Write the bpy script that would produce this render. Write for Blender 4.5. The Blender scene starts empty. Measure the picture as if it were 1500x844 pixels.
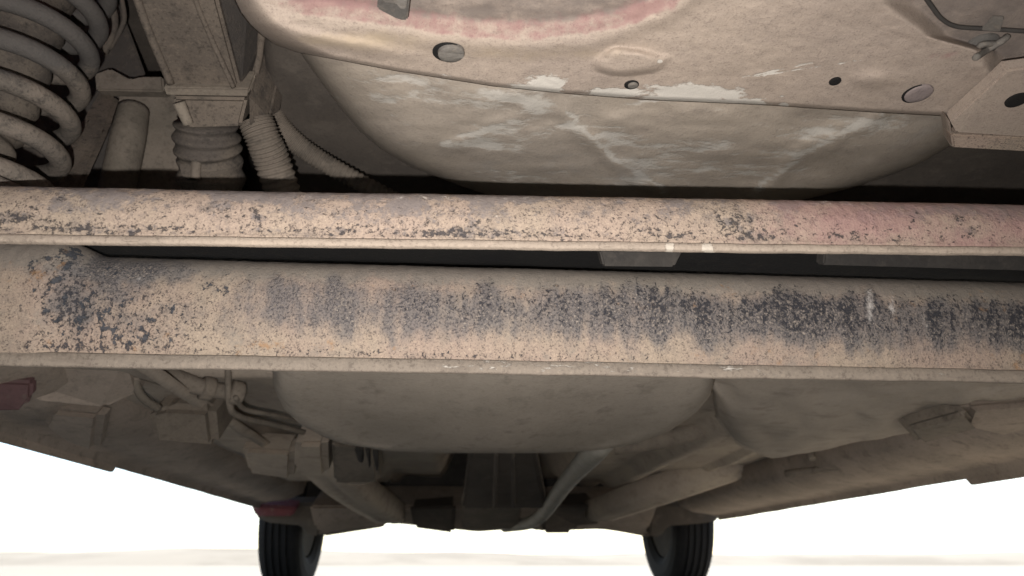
import bpy, bmesh, math, random
import numpy as np
from mathutils import Vector, noise as mn
random.seed(4)
sc = bpy.context.scene
C = sc.collection
# ------------------------------------------------------------------ camera
F = 1000.0                       # focal length in photo pixels (1500 px wide)
PIT = math.radians(22.1); YAW = math.radians(4.5)
CAM = Vector((-0.132, 0.0, 0.09))
cd = bpy.data.cameras.new('camera'); cam = bpy.data.objects.new('camera', cd); C.objects.link(cam)
cam.location = CAM; cam.rotation_euler = (math.pi/2 + PIT, 0, -YAW)
cd.sensor_width = 36; cd.lens = 24; cd.clip_start = 0.01; cd.clip_end = 6000
cd.dof.use_dof = True; cd.dof.focus_distance = 0.54; cd.dof.aperture_fstop = 9.0
sc.camera = cam
cP, sP, cY, sY = math.cos(PIT), math.sin(PIT), math.cos(YAW), math.sin(YAW)
# ------------------------------------------------------------------ world, sun, phone flash
w = bpy.data.worlds.new('World'); sc.world = w; w.use_nodes = True
nt = w.node_tree; bg = nt.nodes['Background']
sky = nt.nodes.new('ShaderNodeTexSky'); sky.sky_type = 'NISHITA'; sky.sun_disc = False
SUN_EL, SUN_ROT = math.radians(50), math.radians(20)
sky.sun_elevation = SUN_EL; sky.sun_rotation = SUN_ROT; sky.dust_density = 1.0; sky.ozone_density = 0.6
nt.links.new(sky.outputs[0], bg.inputs[0]); bg.inputs[1].default_value = 0.15
sl = bpy.data.lights.new('sun', 'SUN'); so = bpy.data.objects.new('sun', sl); C.objects.link(so)
sl.energy = 4.0; sl.angle = math.radians(0.5); sl.color = (1, .95, .87)
sd = Vector((math.sin(SUN_ROT)*math.cos(SUN_EL), math.cos(SUN_ROT)*math.cos(SUN_EL), math.sin(SUN_EL)))
so.rotation_euler = (-sd).to_track_quat('-Z', 'Y').to_euler()
# the flash of the phone that took the picture: a tiny lamp just below and left of the lens
fl = bpy.data.lights.new('phone_flash', 'SPOT'); fo = bpy.data.objects.new('phone_flash', fl); C.objects.link(fo)
fl.energy = 9.6; fl.shadow_soft_size = 0.003; fl.color = (1, .975, .955)
fl.spot_size = math.radians(150); fl.spot_blend = 1.0
fo.rotation_euler = cam.rotation_euler
fo.location = CAM + cam.rotation_euler.to_matrix() @ Vector((-0.021, -0.031, 0.0))
sc.view_settings.view_transform = 'Standard'; sc.view_settings.look = 'None'
sc.view_settings.exposure = 1.2; sc.view_settings.gamma = 1

# ------------------------------------------------------------------ helpers
def ray(u, v):
    x = (u-750)/F; y = (422-v)/F
    a = cP - y*sP; z = sP + y*cP
    return Vector((x*cY + a*sY, a*cY - x*sY, z))
def PY(u, v, Y): d = ray(u, v); return CAM + d*(Y/d.y)
def PZ(u, v, z): d = ray(u, v); return CAM + d*((z-CAM.z)/d.z)
def PD(u, v, D): d = ray(u, v).normalized(); return CAM + d*D
def proj(p):
    q = p - np.array(CAM)
    x = q[:, 0]*cY - q[:, 1]*sY; a = q[:, 0]*sY + q[:, 1]*cY
    f = a*cP + q[:, 2]*sP; y = -a*sP + q[:, 2]*cP
    f = np.maximum(f, 1e-3)
    return 750 + F*x/f, 422 - F*y/f
def lerp(a, b, t): return a + (b-a)*t
def sst(a, b, x):
    t = np.clip((x-a)/(b-a), 0, 1); return t*t*(3-2*t)
def pl(pts):
    xs = [p[0] for p in pts]; ys = [p[1] for p in pts]
    return lambda x: np.interp(x, xs, ys)
def hsh(i, j, k):
    n = np.sin(i*127.1 + j*311.7 + k*74.7)*43758.5453
    return n - np.floor(n)
def vn(x, y, k=0):
    x = np.asarray(x, float); y = np.asarray(y, float)
    i = np.floor(x); j = np.floor(y); a = x-i; b = y-j
    a = a*a*(3-2*a); b = b*b*(3-2*b)
    return (hsh(i, j, k)*(1-a)+hsh(i+1, j, k)*a)*(1-b) + (hsh(i, j+1, k)*(1-a)+hsh(i+1, j+1, k)*a)*b
def fbm(x, y, k=0, o=4):
    s = 0; a = .5
    for q in range(o): s = s + a*vn(x*2**q, y*2**q, k+q*13); a *= .5
    return s/(1-.5**o)
def spl(P, n):
    P = [Vector(p) for p in P]
    if len(P) == 2: return [P[0].lerp(P[1], i/(n-1)) for i in range(n)]
    P = [P[0]*2-P[1]] + P + [P[-1]*2-P[-2]]; m = len(P)-3; o = []
    for i in range(n):
        t = i/(n-1)*m; k = min(int(t), m-1); t -= k
        a, b, c, d = P[k:k+4]
        o.append(.5*(2*b + (c-a)*t + (2*a-5*b+4*c-d)*t*t + (3*b-a-3*c+d)*t**3))
    return o
def link(name, me, mat, parent=None, smooth=True):
    o = bpy.data.objects.new(name, me); C.objects.link(o)
    if mat: me.materials.append(mat)
    if smooth: me.polygons.foreach_set('use_smooth', [True]*len(me.polygons))
    if parent:
        o.parent = parent
        o.matrix_parent_inverse = Vector((0, 0, 0)) and None or parent_world(parent).inverted()
    return o
def parent_world(p):
    from mathutils import Matrix
    m = Matrix.Identity(4)
    chain = []
    while p: chain.append(p); p = p.parent
    for q in reversed(chain): m = m @ q.matrix_parent_inverse @ q.matrix_basis
    return m
def add_masks(me, masks):
    if not masks: return
    co = np.empty(len(me.vertices)*3); me.vertices.foreach_get('co', co); co = co.reshape(-1, 3)
    u, v = proj(co)
    for k, fn in masks.items():
        at = me.attributes.new(k, 'FLOAT', 'POINT')
        at.data.foreach_set('value', np.clip(fn(u, v) + 0*u, 0, 1).astype(np.float32))
def gridmesh(name, pts, nu, nv, mat, parent, thick=0, masks=None, flip=None, toward=None, wrap=False):
    """pts: list of nv rows of nu points"""
    vs = [tuple(p) for r in pts for p in r]; fs = []
    for j in range(nv-1):
        for i in range(nu-1 if not wrap else nu):
            k = (i+1) % nu
            fs.append((j*nu+i, j*nu+k, (j+1)*nu+k, (j+1)*nu+i))
    me = bpy.data.meshes.new(name); me.from_pydata(vs, [], fs); me.update()
    # face the camera
    if not wrap:
        s = sum((CAM - Vector(f.center)).normalized().dot(f.normal)*f.area for f in me.polygons)
        if s < 0:
            me.flip_normals()
    add_masks(me, masks)
    o = link(name, me, mat, parent)
    if thick:
        m = o.modifiers.new('solid', 'SOLIDIFY'); m.thickness = thick; m.offset = -1
    return o
def sheet(name, fn, nu, nv, mat, parent, thick=.003, masks=None):
    return gridmesh(name, [[fn(i/(nu-1), j/(nv-1)) for i in range(nu)] for j in range(nv)], nu, nv, mat, parent, thick, masks)
def tube(name, P, r, mat, parent, n=40, seg=14, rib=0, ribs=0, masks=None, caps=True, flat=1.0):
    """r: number or list along the path; rib/ribs: corrugation depth and count"""
    pts = spl(P, n); vs = []; fs = []
    rr = r if isinstance(r, (list, tuple)) else [r, r]
    T = [(pts[min(i+1, n-1)]-pts[max(i-1, 0)]).normalized() for i in range(n)]
    up = Vector((0, 0, 1)) if abs(T[0].z) < .9 else Vector((1, 0, 0))
    N = (up - T[0]*up.dot(T[0])).normalized()
    for i in range(n):
        N = (N - T[i]*N.dot(T[i])).normalized(); B = T[i].cross(N)
        t = i/(n-1); R = float(np.interp(t, np.linspace(0, 1, len(rr)), rr))
        if rib: R += rib*(.5+.5*math.cos(2*math.pi*ribs*t))**1.0 - rib/2
        for k in range(seg):
            a = 2*math.pi*k/seg
            vs.append(tuple(pts[i] + N*math.cos(a)*R*flat + B*math.sin(a)*R))
    for i in range(n-1):
        for k in range(seg):
            k2 = (k+1) % seg
            fs.append((i*seg+k, i*seg+k2, (i+1)*seg+k2, (i+1)*seg+k))
    if caps: fs.append(tuple(range(seg-1, -1, -1))); fs.append(tuple((n-1)*seg+k for k in range(seg)))
    me = bpy.data.meshes.new(name); me.from_pydata(vs, [], fs); me.update()
    add_masks(me, masks)
    return link(name, me, mat, parent)
def prism(name, pts, ext, mat, parent, bev=.002, masks=None, sub=0):
    """polygon (world points) pushed by ext into a solid with bevelled edges"""
    bm = bmesh.new(); e = Vector(ext)
    a = [bm.verts.new(p) for p in pts]; b = [bm.verts.new(Vector(p)+e) for p in pts]; n = len(a)
    bm.faces.new(a); bm.faces.new(b[::-1])
    for i in range(n): bm.faces.new((a[i], b[i], b[(i+1) % n], a[(i+1) % n]))
    bmesh.ops.recalc_face_normals(bm, faces=bm.faces)
    if bev: bmesh.ops.bevel(bm, geom=bm.edges[:], offset=bev, segments=2, affect='EDGES', clamp_overlap=True)
    bmesh.ops.triangulate(bm, faces=[f for f in bm.faces if len(f.verts) > 4])
    if sub: bmesh.ops.subdivide_edges(bm, edges=bm.edges[:], cuts=sub, use_grid_fill=True)
    me = bpy.data.meshes.new(name); bm.to_mesh(me); bm.free(); add_masks(me, masks)
    o = link(name, me, mat, parent, smooth=False)
    return o
def box(name, c, s, mat, parent, bev=.004, rz=0, rx=0):
    bm = bmesh.new(); bmesh.ops.create_cube(bm, size=1)
    from mathutils import Matrix
    R = Matrix.Rotation(rz, 3, 'Z') @ Matrix.Rotation(rx, 3, 'X')
    for v in bm.verts: v.co = R @ Vector((v.co.x*s[0], v.co.y*s[1], v.co.z*s[2])) + Vector(c)
    if bev: bmesh.ops.bevel(bm, geom=bm.edges[:], offset=bev, segments=2, affect='EDGES', clamp_overlap=True)
    me = bpy.data.meshes.new(name); bm.to_mesh(me); bm.free()
    return link(name, me, mat, parent, smooth=False)
def disc(name, c, nrm, r, h, mat, parent, seg=28, dome=0.0, slot=False):
    """short round plug standing h proud of c along nrm"""
    nrm = nrm.normalized(); a = nrm.orthogonal().normalized(); b = nrm.cross(a)
    prof = [(r, -h*.5), (r, h*.6), (r*.93, h), (r*.5, h+dome*.8), (0.0001, h+dome)]
    vs = []; fs = []
    for (q, z) in prof:
        for k in range(seg):
            t = 2*math.pi*k/seg; vs.append(tuple(c + a*math.cos(t)*q + b*math.sin(t)*q + nrm*z))
    for j in range(len(prof)-1):
        for k in range(seg): fs.append((j*seg+k, j*seg+(k+1) % seg, (j+1)*seg+(k+1) % seg, (j+1)*seg+k))
    me = bpy.data.meshes.new(name); me.from_pydata(vs, [], fs); me.update()
    return link(name, me, mat, parent, smooth=True)

# ------------------------------------------------------------------ materials
def lin(c): return tuple(((x/12.92) if x <= .04045 else ((x+.055)/1.055)**2.4) for x in c)
def hexc(r, g, b): return lin((r/255, g/255, b/255)) + (1,)
class N:
    def __init__(s, name):
        s.m = bpy.data.materials.new(name); s.m.use_nodes = True; s.t = s.m.node_tree
        s.b = s.t.nodes['Principled BSDF']
        s.tc = s.t.nodes.new('ShaderNodeTexCoord')
    def new(s, k, **kw):
        n = s.t.nodes.new(k)
        for a, b in kw.items(): setattr(n, a, b)
        return n
    def l(s, a, b): s.t.links.new(a, b)
    def noise(s, sc_, det=5, rough=.55, stretch=None, w=0):
        n = s.new('ShaderNodeTexNoise'); n.inputs['Scale'].default_value = sc_; n.inputs['Detail'].default_value = det; n.inputs['Roughness'].default_value = rough
        mp = s.new('ShaderNodeMapping'); s.l(s.tc.outputs['Object'], mp.inputs[0]); mp.inputs[1].default_value = (w*3.1, w*1.7, w*5.3)
        if stretch: mp.inputs[3].default_value = stretch
        s.l(mp.outputs[0], n.inputs['Vector']); return n.outputs[0]
    def math(s, op, a, b=None, c=None, clamp=False):
        n = s.new('ShaderNodeMath', operation=op, use_clamp=clamp)
        for i, x in enumerate((a, b, c)):
            if x is None: continue
            if hasattr(x, 'is_output'): s.l(x, n.inputs[i])
            else: n.inputs[i].default_value = x
        return n.outputs[0]
    def ramp(s, x, lo, hi):
        n = s.new('ShaderNodeMapRange', interpolation_type='SMOOTHSTEP'); s.l(x, n.inputs[0])
        n.inputs[1].default_value = lo; n.inputs[2].default_value = hi; return n.outputs[0]
    def mix(s, f, a, b, mode='MIX'):
        n = s.new('ShaderNodeMix', data_type='RGBA', blend_type=mode)
        if hasattr(f, 'is_output'): s.l(f, n.inputs[0])
        else: n.inputs[0].default_value = f
        for i, x in ((6, a), (7, b)):
            if hasattr(x, 'is_output'): s.l(x, n.inputs[i])
            else: n.inputs[i].default_value = x
        return n.outputs[2]
    def attr(s, k):
        n = s.new('ShaderNodeAttribute'); n.attribute_name = k; return n.outputs['Fac']
def dirt(name, c1, c2, c3, big=9, grain=420, rough=.9, layers=(), bump=.0012, spec=.25, stretch=None, patch=.7, grainamt=.45):
    """dusty surface: two tones in clouds, a third in patches, fine grit, then wear and shade layers driven by attributes.
    layer = (attribute, colour, noise scale, gain, noise amount, threshold, softness, stretch, opacity)"""
    n = N(name)
    a = n.ramp(n.noise(big, 6, .6, stretch), .36, .64)
    col = n.mix(a, c1, c2)
    p = n.ramp(n.noise(big*4.3, 7, .65, stretch, 2), .52, .68)
    col = n.mix(n.math('MULTIPLY', p, patch), col, c3)
    g = n.noise(grain, 3, .7, None, 5)
    g2 = n.noise(grain*.3, 5, .7, None, 7)
    gg = n.math('ADD', n.math('MULTIPLY', g, .6), n.math('MULTIPLY', g2, .4))
    dk = n.ramp(gg, .515, .62); lt = n.ramp(gg, .47, .37)
    col = n.mix(n.math('MULTIPLY', dk, grainamt), col, (c3[0]*.42, c3[1]*.40, c3[2]*.42, 1))
    col = n.mix(n.math('MULTIPLY', lt, grainamt*.55), col, (min(1, c1[0]*1.5), min(1, c1[1]*1.47), min(1, c1[2]*1.43), 1))
    h = n.math('MULTIPLY', gg, 1.0)
    for (k, c, s_, gain, amt, th, soft, st, op) in layers:
        x = n.math('MULTIPLY', n.attr(k), gain)
        nn = n.noise(s_, 6, .68, st, len(k)+s_*.01)
        x = n.math('ADD', x, n.math('MULTIPLY', n.math('SUBTRACT', nn, .5), amt))
        gate = n.ramp(n.attr(k), .01, .10)
        m = n.math('MULTIPLY', n.math('MULTIPLY', n.ramp(x, th, th+soft), gate), op)
        col = n.mix(m, col, c)
        h = n.math('SUBTRACT', h, n.math('MULTIPLY', m, .5))
    n.l(col, n.b.inputs['Base Color'])
    r = n.math('ADD', n.math('MULTIPLY', gg, .2), rough-.1, clamp=True)
    n.l(r, n.b.inputs['Roughness']); n.b.inputs['Specular IOR Level'].default_value = spec
    bp = n.new('ShaderNodeBump'); bp.inputs['Strength'].default_value = .8; bp.inputs['Distance'].default_value = bump
    n.l(h, bp.inputs['Height']); n.l(bp.outputs[0], n.b.inputs['Normal'])
    return n.m
TAN = (.305, .241, .185, 1); PINK = (.295, .221, .177, 1); BRN = (.30, .235, .18, 1); GRY = (.30, .265, .225, 1)
DK = (.035, .035, .042, 1); BLU = (.10, .105, .125, 1); CHK = (.62, .56, .48, 1); RED = (.30, .075, .085, 1)
M = {}
M['rail_low'] = dirt('dusty_rail_low', TAN, PINK, (.205, .168, .14, 1), 14, 640, grainamt=.85, patch=.5, layers=(
    ('grey', (.20, .178, .152, 1), 90, 1.0, 1.2, .22, .5, None, .75),
    ('soft', (.130, .120, .119, 1), 110, 1.0, 1.0, .18, .65, (1, 1, .6), .80),
    ('soft', (.045, .045, .055, 1), 560, .60, 3.0, .36, .50, (1, 1, .9), .75),
    ('soft', (.42, .35, .29, 1), 480, .55, 3.0, .50, .40, (1, 1, .9), .6),
    ('chip', DK, 330, 1.0, 2.9, .36, .20, (1, 1, .8), .88),
    ('flake', (.045, .05, .06, 1), 150, 1.0, 2.6, .40, .10, (1, 1, .9), .9),
    ('rust', (.30, .17, .085, 1), 110, 1.0, 2.2, .38, .4, None, .7),
    ('pale', (.55, .50, .46, 1), 90, 1.0, 1.2, .35, .3, None, .8)))
M['rail_up'] = dirt('dusty_rail_up', TAN, (.32, .243, .192, 1), (.19, .155, .13, 1), 14, 640, grainamt=.9, patch=.6, layers=(
    ('soft', (.17, .147, .14, 1), 180, 1.0, 2.0, .30, .5, None, .8),
    ('red', (.31, .18, .165, 1), 60, 1.0, .9, .35, .6, None, .7),
    ('chip', (.045, .041, .043, 1), 290, 1.0, 2.8, .38, .20, (.8, 1, 1.1), .88),
    ('pale', (.58, .53, .47, 1), 120, 1.0, 1.4, .4, .2, None, .85)))
M['flange'] = dirt('dried_mud_flange', (.34, .275, .218, 1), (.30, .243, .195, 1), (.24, .195, .155, 1), 20, 420, bump=.0015, stretch=(.25, 1, 1), layers=(
    ('pale', (.52, .46, .385, 1), 110, 1.0, 1.6, .42, .15, (.5, 1, 1), .75),
    ('crack', (.20, .155, .115, 1), 40, 1.0, 1.2, .5, .15, (.3, 1, 1), .8)))
M['flange_grey'] = dirt('dried_mud_flange_grey', (.24, .197, .158, 1), (.205, .17, .138, 1), (.165, .135, .11, 1), 20, 420, bump=.0015, stretch=(.25, 1, 1), layers=(
    ('pale', (.55, .50, .44, 1), 240, 1.0, 2.2, .45, .2, (.3, 1, 1), .8),))
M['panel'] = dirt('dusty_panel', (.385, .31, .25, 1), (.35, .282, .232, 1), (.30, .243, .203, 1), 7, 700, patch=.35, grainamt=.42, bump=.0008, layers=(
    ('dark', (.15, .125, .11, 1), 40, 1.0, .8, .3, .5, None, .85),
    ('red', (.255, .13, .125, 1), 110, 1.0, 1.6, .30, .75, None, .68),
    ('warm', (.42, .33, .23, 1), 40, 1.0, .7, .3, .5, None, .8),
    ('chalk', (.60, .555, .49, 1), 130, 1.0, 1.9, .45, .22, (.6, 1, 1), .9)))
M['well'] = dirt('grey_dusty_well', (.33, .275, .22, 1), (.29, .245, .20, 1), (.265, .22, .18, 1), 6, 380, grainamt=.22, layers=(
    ('chalk', (.46, .425, .375, 1), 85, 1.35, 2.4, .34, .55, (.45, 1, 1), .8),
    ('blue', (.31, .295, .28, 1), 20, 1.0, .8, .35, .5, None, .7)))
M['tank'] = dirt('grey_tank', (.39, .335, .28, 1), (.33, .285, .235, 1), (.26, .225, .185, 1), 9, 300, grainamt=.25, patch=.8, stretch=(1, .5, 1), bump=.0006)
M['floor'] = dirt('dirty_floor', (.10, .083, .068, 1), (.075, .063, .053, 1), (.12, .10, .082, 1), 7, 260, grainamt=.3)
M['floor2'] = dirt('dusty_floor_front', (.44, .37, .295, 1), (.36, .30, .245, 1), (.26, .215, .175, 1), 6, 200, grainamt=.2)
M['leg'] = dirt('muddy_leg', (0.159, 0.127, 0.099, 1), (0.107, 0.087, 0.070, 1), (0.052, 0.044, 0.037, 1), 12, 380, grainamt=.45, layers=(
    ('dark', (.06, .053, .048, 1), 60, 1.0, 1.2, .35, .4, None, .85),))
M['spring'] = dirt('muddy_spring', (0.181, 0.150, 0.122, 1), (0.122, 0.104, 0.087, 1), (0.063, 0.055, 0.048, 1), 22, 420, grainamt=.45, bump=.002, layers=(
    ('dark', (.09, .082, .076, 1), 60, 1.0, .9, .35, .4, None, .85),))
M['rubber'] = dirt('dusty_rubber', (0.132, 0.108, 0.085, 1), (0.085, 0.071, 0.060, 1), (0.038, 0.033, 0.029, 1), 20, 400, grainamt=.4)
M['hose'] = dirt('dusty_hose', (0.168, 0.138, 0.110, 1), (0.120, 0.100, 0.080, 1), (0.080, 0.068, 0.056, 1), 14, 300, grainamt=.3)
M['shield'] = dirt('grey_shield', (.42, .36, .30, 1), (.35, .30, .25, 1), (.27, .23, .19, 1), 6, 200, grainamt=.15, stretch=(.6, 1, 1))
M['dusty'] = dirt('dusty_metal', (0.216, 0.180, 0.144, 1), (0.160, 0.136, 0.108, 1), (0.112, 0.094, 0.076, 1), 12, 260, grainamt=.3)
M['sill'] = dirt('sill_grime', (.34, .277, .225, 1), (.26, .215, .175, 1), (.18, .148, .12, 1), 8, 240, grainamt=.25)
M['dark'] = dirt('grimy_black', (.045, .04, .035, 1), (.03, .027, .025, 1), (.06, .052, .045, 1), 14, 260, grainamt=.3)
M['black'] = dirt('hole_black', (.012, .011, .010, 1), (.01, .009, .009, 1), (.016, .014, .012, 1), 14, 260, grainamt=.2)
M['clip'] = dirt('grey_clip', (.11, .10, .09, 1), (.085, .078, .07, 1), (.14, .12, .10, 1), 40, 420, grainamt=.4)
M['plug'] = dirt('dusty_plug', (.17, .155, .135, 1), (.14, .125, .11, 1), (.20, .17, .14, 1), 40, 420, grainamt=.35)
M['plug2'] = dirt('mauve_plug', (.235, .19, .175, 1), (.215, .175, .165, 1), (.18, .15, .14, 1), 40, 420, grainamt=.2)
M['redpaint'] = dirt('dull_red_paint', (.10, .055, .055, 1), (.08, .045, .045, 1), (.11, .085, .07, 1), 14, 300, grainamt=.3, rough=.7)
M['redsill'] = dirt('faded_red', (.15, .05, .055, 1), (.13, .05, .055, 1), (.16, .11, .095, 1), 14, 300, grainamt=.3)
M['pipe'] = dirt('exhaust_metal', (.26, .245, .21, 1), (.21, .195, .165, 1), (.17, .15, .125, 1), 10, 240, grainamt=.2, rough=.6, spec=.4)
M['mud'] = dirt('pale_mud', (0.224, 0.188, 0.148, 1), (0.184, 0.152, 0.120, 1), (0.136, 0.112, 0.090, 1), 14, 260, grainamt=.3)
n = N('tyre_rubber'); t_ = n.noise(60, 5); n.l(n.mix(t_, (.010, .010, .011, 1), (.022, .021, .021, 1)), n.b.inputs['Base Color']); n.b.inputs['Roughness'].default_value = .85; n.b.inputs['Specular IOR Level'].default_value = .15; M['tyre'] = n.m
n = N('red_body_paint'); n.l(n.mix(n.noise(30, 5), (.25, .02, .025, 1), (.22, .035, .035, 1)), n.b.inputs['Base Color']); n.b.inputs['Roughness'].default_value = .35; M['body'] = n.m
n = N('steel_rim'); n.l(n.mix(n.noise(40, 5), (.03, .028, .026, 1), (.06, .054, .048, 1)), n.b.inputs['Base Color']); n.b.inputs['Metallic'].default_value = .6; n.b.inputs['Roughness'].default_value = .6; M['rim'] = n.m
n = N('black_wire'); n.l(n.mix(n.noise(90, 4), (.02, .018, .017, 1), (.06, .052, .045, 1)), n.b.inputs['Base Color']); n.b.inputs['Roughness'].default_value = .8; M['wire'] = n.m
n = N('pale_sand'); a_ = n.ramp(n.noise(.05, 8, .65), .35, .65); b_ = n.ramp(n.noise(3.0, 8, .7), .4, .7)
n.l(n.mix(n.math('MULTIPLY', b_, .4), n.mix(a_, (.32, .285, .225, 1), (.28, .248, .195, 1)), (.22, .19, .15, 1)), n.b.inputs['Base Color']); n.b.inputs['Roughness'].default_value = .95; M['sand'] = n.m
n = N('far_hills'); n.l(n.mix(n.ramp(n.noise(.02, 6, .6), .4, .6), (.24, .21, .16, 1), (.31, .275, .215, 1)), n.b.inputs['Base Color']); n.b.inputs['Roughness'].default_value = 1; M['hill'] = n.m

# ------------------------------------------------------------------ setting
me = bpy.data.meshes.new('ground'); S = 2500; me.from_pydata([(-S, -S, 0), (S, -S, 0), (S, S, 0), (-S, S, 0)], [], [(0, 1, 2, 3)])
g = link('ground', me, M['sand'], None, False); g['kind'] = 'structure'
rows = []
for j, (dy, hh) in enumerate(((0, 0), (14, .55), (30, 1.0), (60, .6), (90, -.2))):
    r_ = []
    for i in range(161):
        x = -420 + i*5.25
        H = 2.2 + 3.6*float(fbm(x/60.0, 3.3, 5)) * (0.75 + .5*float(vn(x/150., 1.2, 9)))
        r_.append((x, 190+dy+12*math.sin(x/50), H*hh - (.05 if hh == 0 else 0)))
    rows.append(r_)
hl = gridmesh('hills', rows, 161, 5, M['hill'], None); hl['kind'] = 'structure'

# ------------------------------------------------------------------ the car
car = bpy.data.objects.new('car', None); C.objects.link(car); car.location = (0, 1.5, 0); car.empty_display_size = .3
car['label'] = 'dusty red car seen from underneath behind its rear axle rails'; car['category'] = 'car'

# body shell: keeps the daylight out; bottom lies above every underside part
def body():
    prof = [(-.62, .62, .38, .98), (-.60, .74, .34, 1.05), (-.3, .78, .40, 1.40), (-.1, .79, .86, 1.44), (.4, .79, .86, 1.46), (1.2, .79, .86, 1.48), (1.9, .79, .76, 1.42), (2.5, .78, .66, 1.02), (3.2, .76, .60, .93), (3.5, .68, .40, .75), (3.56, .5, .42, .62)]
    rows = []
    for (y, hw, z0, z1) in prof:
        zc, hh = (z0+z1)/2, (z1-z0)/2; r_ = []
        for k in range(24):
            a = 2*math.pi*k/24; c, s = math.cos(a), math.sin(a)
            r_.append((hw*abs(c)**.35*(1 if c > 0 else -1), y, zc + hh*abs(s)**.45*(1 if s > 0 else -1)))
        rows.append(r_)
    o = gridmesh('body_shell', rows, 24, len(rows), M['body'], car, wrap=True)
    return o
body()
# ---- floor pan: high over the axle, lower ahead of it
def zfloor(x, y):
    z = lerp(.565, .345, float(sst(.93, 1.03, y))) - .018*x
    if y > 1.0:
        ax = abs(x)
        z += .10*float(sst(.19, .13, ax))                     # tunnel
        z -= .028*float(sst(.035, .012, abs(ax-.36)))         # pressed ribs
        z -= .012*float(sst(.02, .006, abs(ax-.56)))
        z += .05*float(sst(2.15, 2.45, y))
    z += (.010+.03*float(sst(.4, .6, abs(x))))*(float(fbm(x*6, y*6, 3))-.5)
    return z
ys = [-.6+.05*i for i in range(31)] + [.9+.0125*i for i in range(1, 15)] + [1.08+.035*i for i in range(1, 68)]
xs = [-.76 + 1.52*i/110 for i in range(111)]
ys = [y for y in ys if y > .93]
gridmesh('floor_pan', [[(x, y, zfloor(x, y)) for x in xs] for y in ys], 111, len(ys), M['floor2'], car, .004)

for sg in (-1, 1):
    for nm, (ya, yb) in (('inner_side_wall', (-.60, 2.42)), ('engine_bay_wall', (2.42, 3.45))):
        x_ = .785*sg if nm[0] == 'i' else .60*sg
        sheet(nm, lambda s, t, x_=x_, ya=ya, yb=yb, nm=nm: Vector((x_ + .01*(float(fbm(s*14, t*3, 2))-.5), lerp(ya, yb, s), lerp(.31 if nm[0] == 'i' else .36, .90 if nm[0] == 'i' else .70, t))), 60, 8, M['floor2'], car, .004)
sheet('engine_bulkhead', lambda s, t: Vector((lerp(-.74, .74, s), 2.66, lerp(.25, .66, t))), 20, 6, M['dark'], car, .004)
sheet('front_valance', lambda s, t: Vector((lerp(-.6, .6, s), 3.44, lerp(.29, .66, t))), 20, 6, M['dark'], car, .004)
sheet('rear_valance', lambda s, t: Vector((lerp(-.78, .78, s), -.60, lerp(.30, .66, t))), 20, 6, M['floor2'], car, .004)
# ---- two axle rails
def rail(name, eL, eR, prof, mat, masks, nx, shape=None, label=None):
    A, B = eL, eR; rows = []
    prof = [(p.x, p.y) for p in spl([(a, b, 0) for a, b in prof], 46)] if len(prof) < 40 else prof
    for (dy, dz) in prof:
        r_ = []
        for i in range(nx):
            t = i/(nx-1); p = A.lerp(B, t); y, z = dy, dz
            if shape: y, z = shape(p.x, dy, dz)
            nz = .0010*(float(fbm(p.x*22, dz*40, 4, 3))-.5) + .0009*(float(vn(p.x*260, dz*260, 8))-.5) + .0025*(float(fbm(p.x*4, 1.1, 6, 3))-.5)
            r_.append((p.x, p.y+y+nz, p.z+z))
        rows.append(r_)
    o = gridmesh(name, rows, nx, len(rows), mat, car, 0, masks)
    if label: o['label'] = label
    return o
def flange(rl, eL, eR, hgt, dep, fwd, mat, masks, nx=260):
    rows = []
    for (a, b) in ((fwd+dep, .0005), (fwd+.001, 0), (fwd, .001), (fwd, hgt*.5), (fwd+.0003, hgt-.001), (fwd+.0015, hgt), (fwd+dep, hgt+.0004), (fwd+dep, .0005)):
        r_ = []
        for i in range(nx):
            t = i/(nx-1); p = eL.lerp(eR, t)
            w_ = .0012*(float(fbm(p.x*45, a*30, 2, 4))-.5)
            r_.append((p.x, p.y+a+w_*.4, p.z+b+w_))
        rows.append(r_)
    return gridmesh('flange', rows, nx, len(rows), mat, rl, 0, masks)
UL, UR = -330, 1830
e1L, e1R = PY(UL, 357+.012*UL, .43), PY(UR, 357+.012*UR, .43)
e2L, e2R = PY(UL, 537+.0167*UL, .52), PY(UR, 537+.0167*UR, .52)
P2 = [(.002, .009), (-.0005, .012), (-.001, .016), (-.005, .030), (-.007, .048), (-.006, .066), (-.001, .082), (.008, .093), (.022, .101), (.040, .104), (.055, .098), (.062, .08), (.058, .06), (.030, .05), (.008, .020), (.002, .009)]
P1 = [(.002, .005), (-.0008, .0075), (-.001, .011), (-.003, .020), (-.0032, .030), (.000, .040), (.006, .0465), (.015, .051), (.026, .052), (.034, .046), (.036, .034), (.020, .030), (.006, .012), (.002, .005)]
vt2 = lambda u: 364+.032*u
vb2 = lambda u: 515+.018*u
r2 = lambda u, v: (v-vt2(u))/(vb2(u)-vt2(u))
def wob(u, k): return .40*vn(u/42., 0, k)+.35*vn(u/17., 0, k+1)+.25*vn(u/8., 0, k+2)-.5
def streak(u, v): return np.clip(.40*vn(u/24., v/260., 1) + .35*vn(u/11., v/160., 2) + .25*vn(u/5., v/60., 5), 0, 1)
def soft2(u, v):
    r = r2(u, v); st = sst(.25, .72, streak(u, v))
    env = sst(.08, .36, r + .22*wob(u, 3))*sst(1.02, .56, r + .30*wob(u, 7))
    right = env*sst(230, 430, u)*(.64+.32*st)*lerp(.84, 1.10, sst(560, 1050, u))
    left = np.exp(-((u-125)/75)**2 - ((v-432)/55)**2)*.8 + np.exp(-((u-220)/100)**2 - ((v-392)/24)**2)*.75 + np.exp(-((u-300)/150)**2-((v-470)/40)**2)*.35
    return np.maximum(right, left*(.6+.7*vn(u/18., v/18., 7)))
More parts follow.
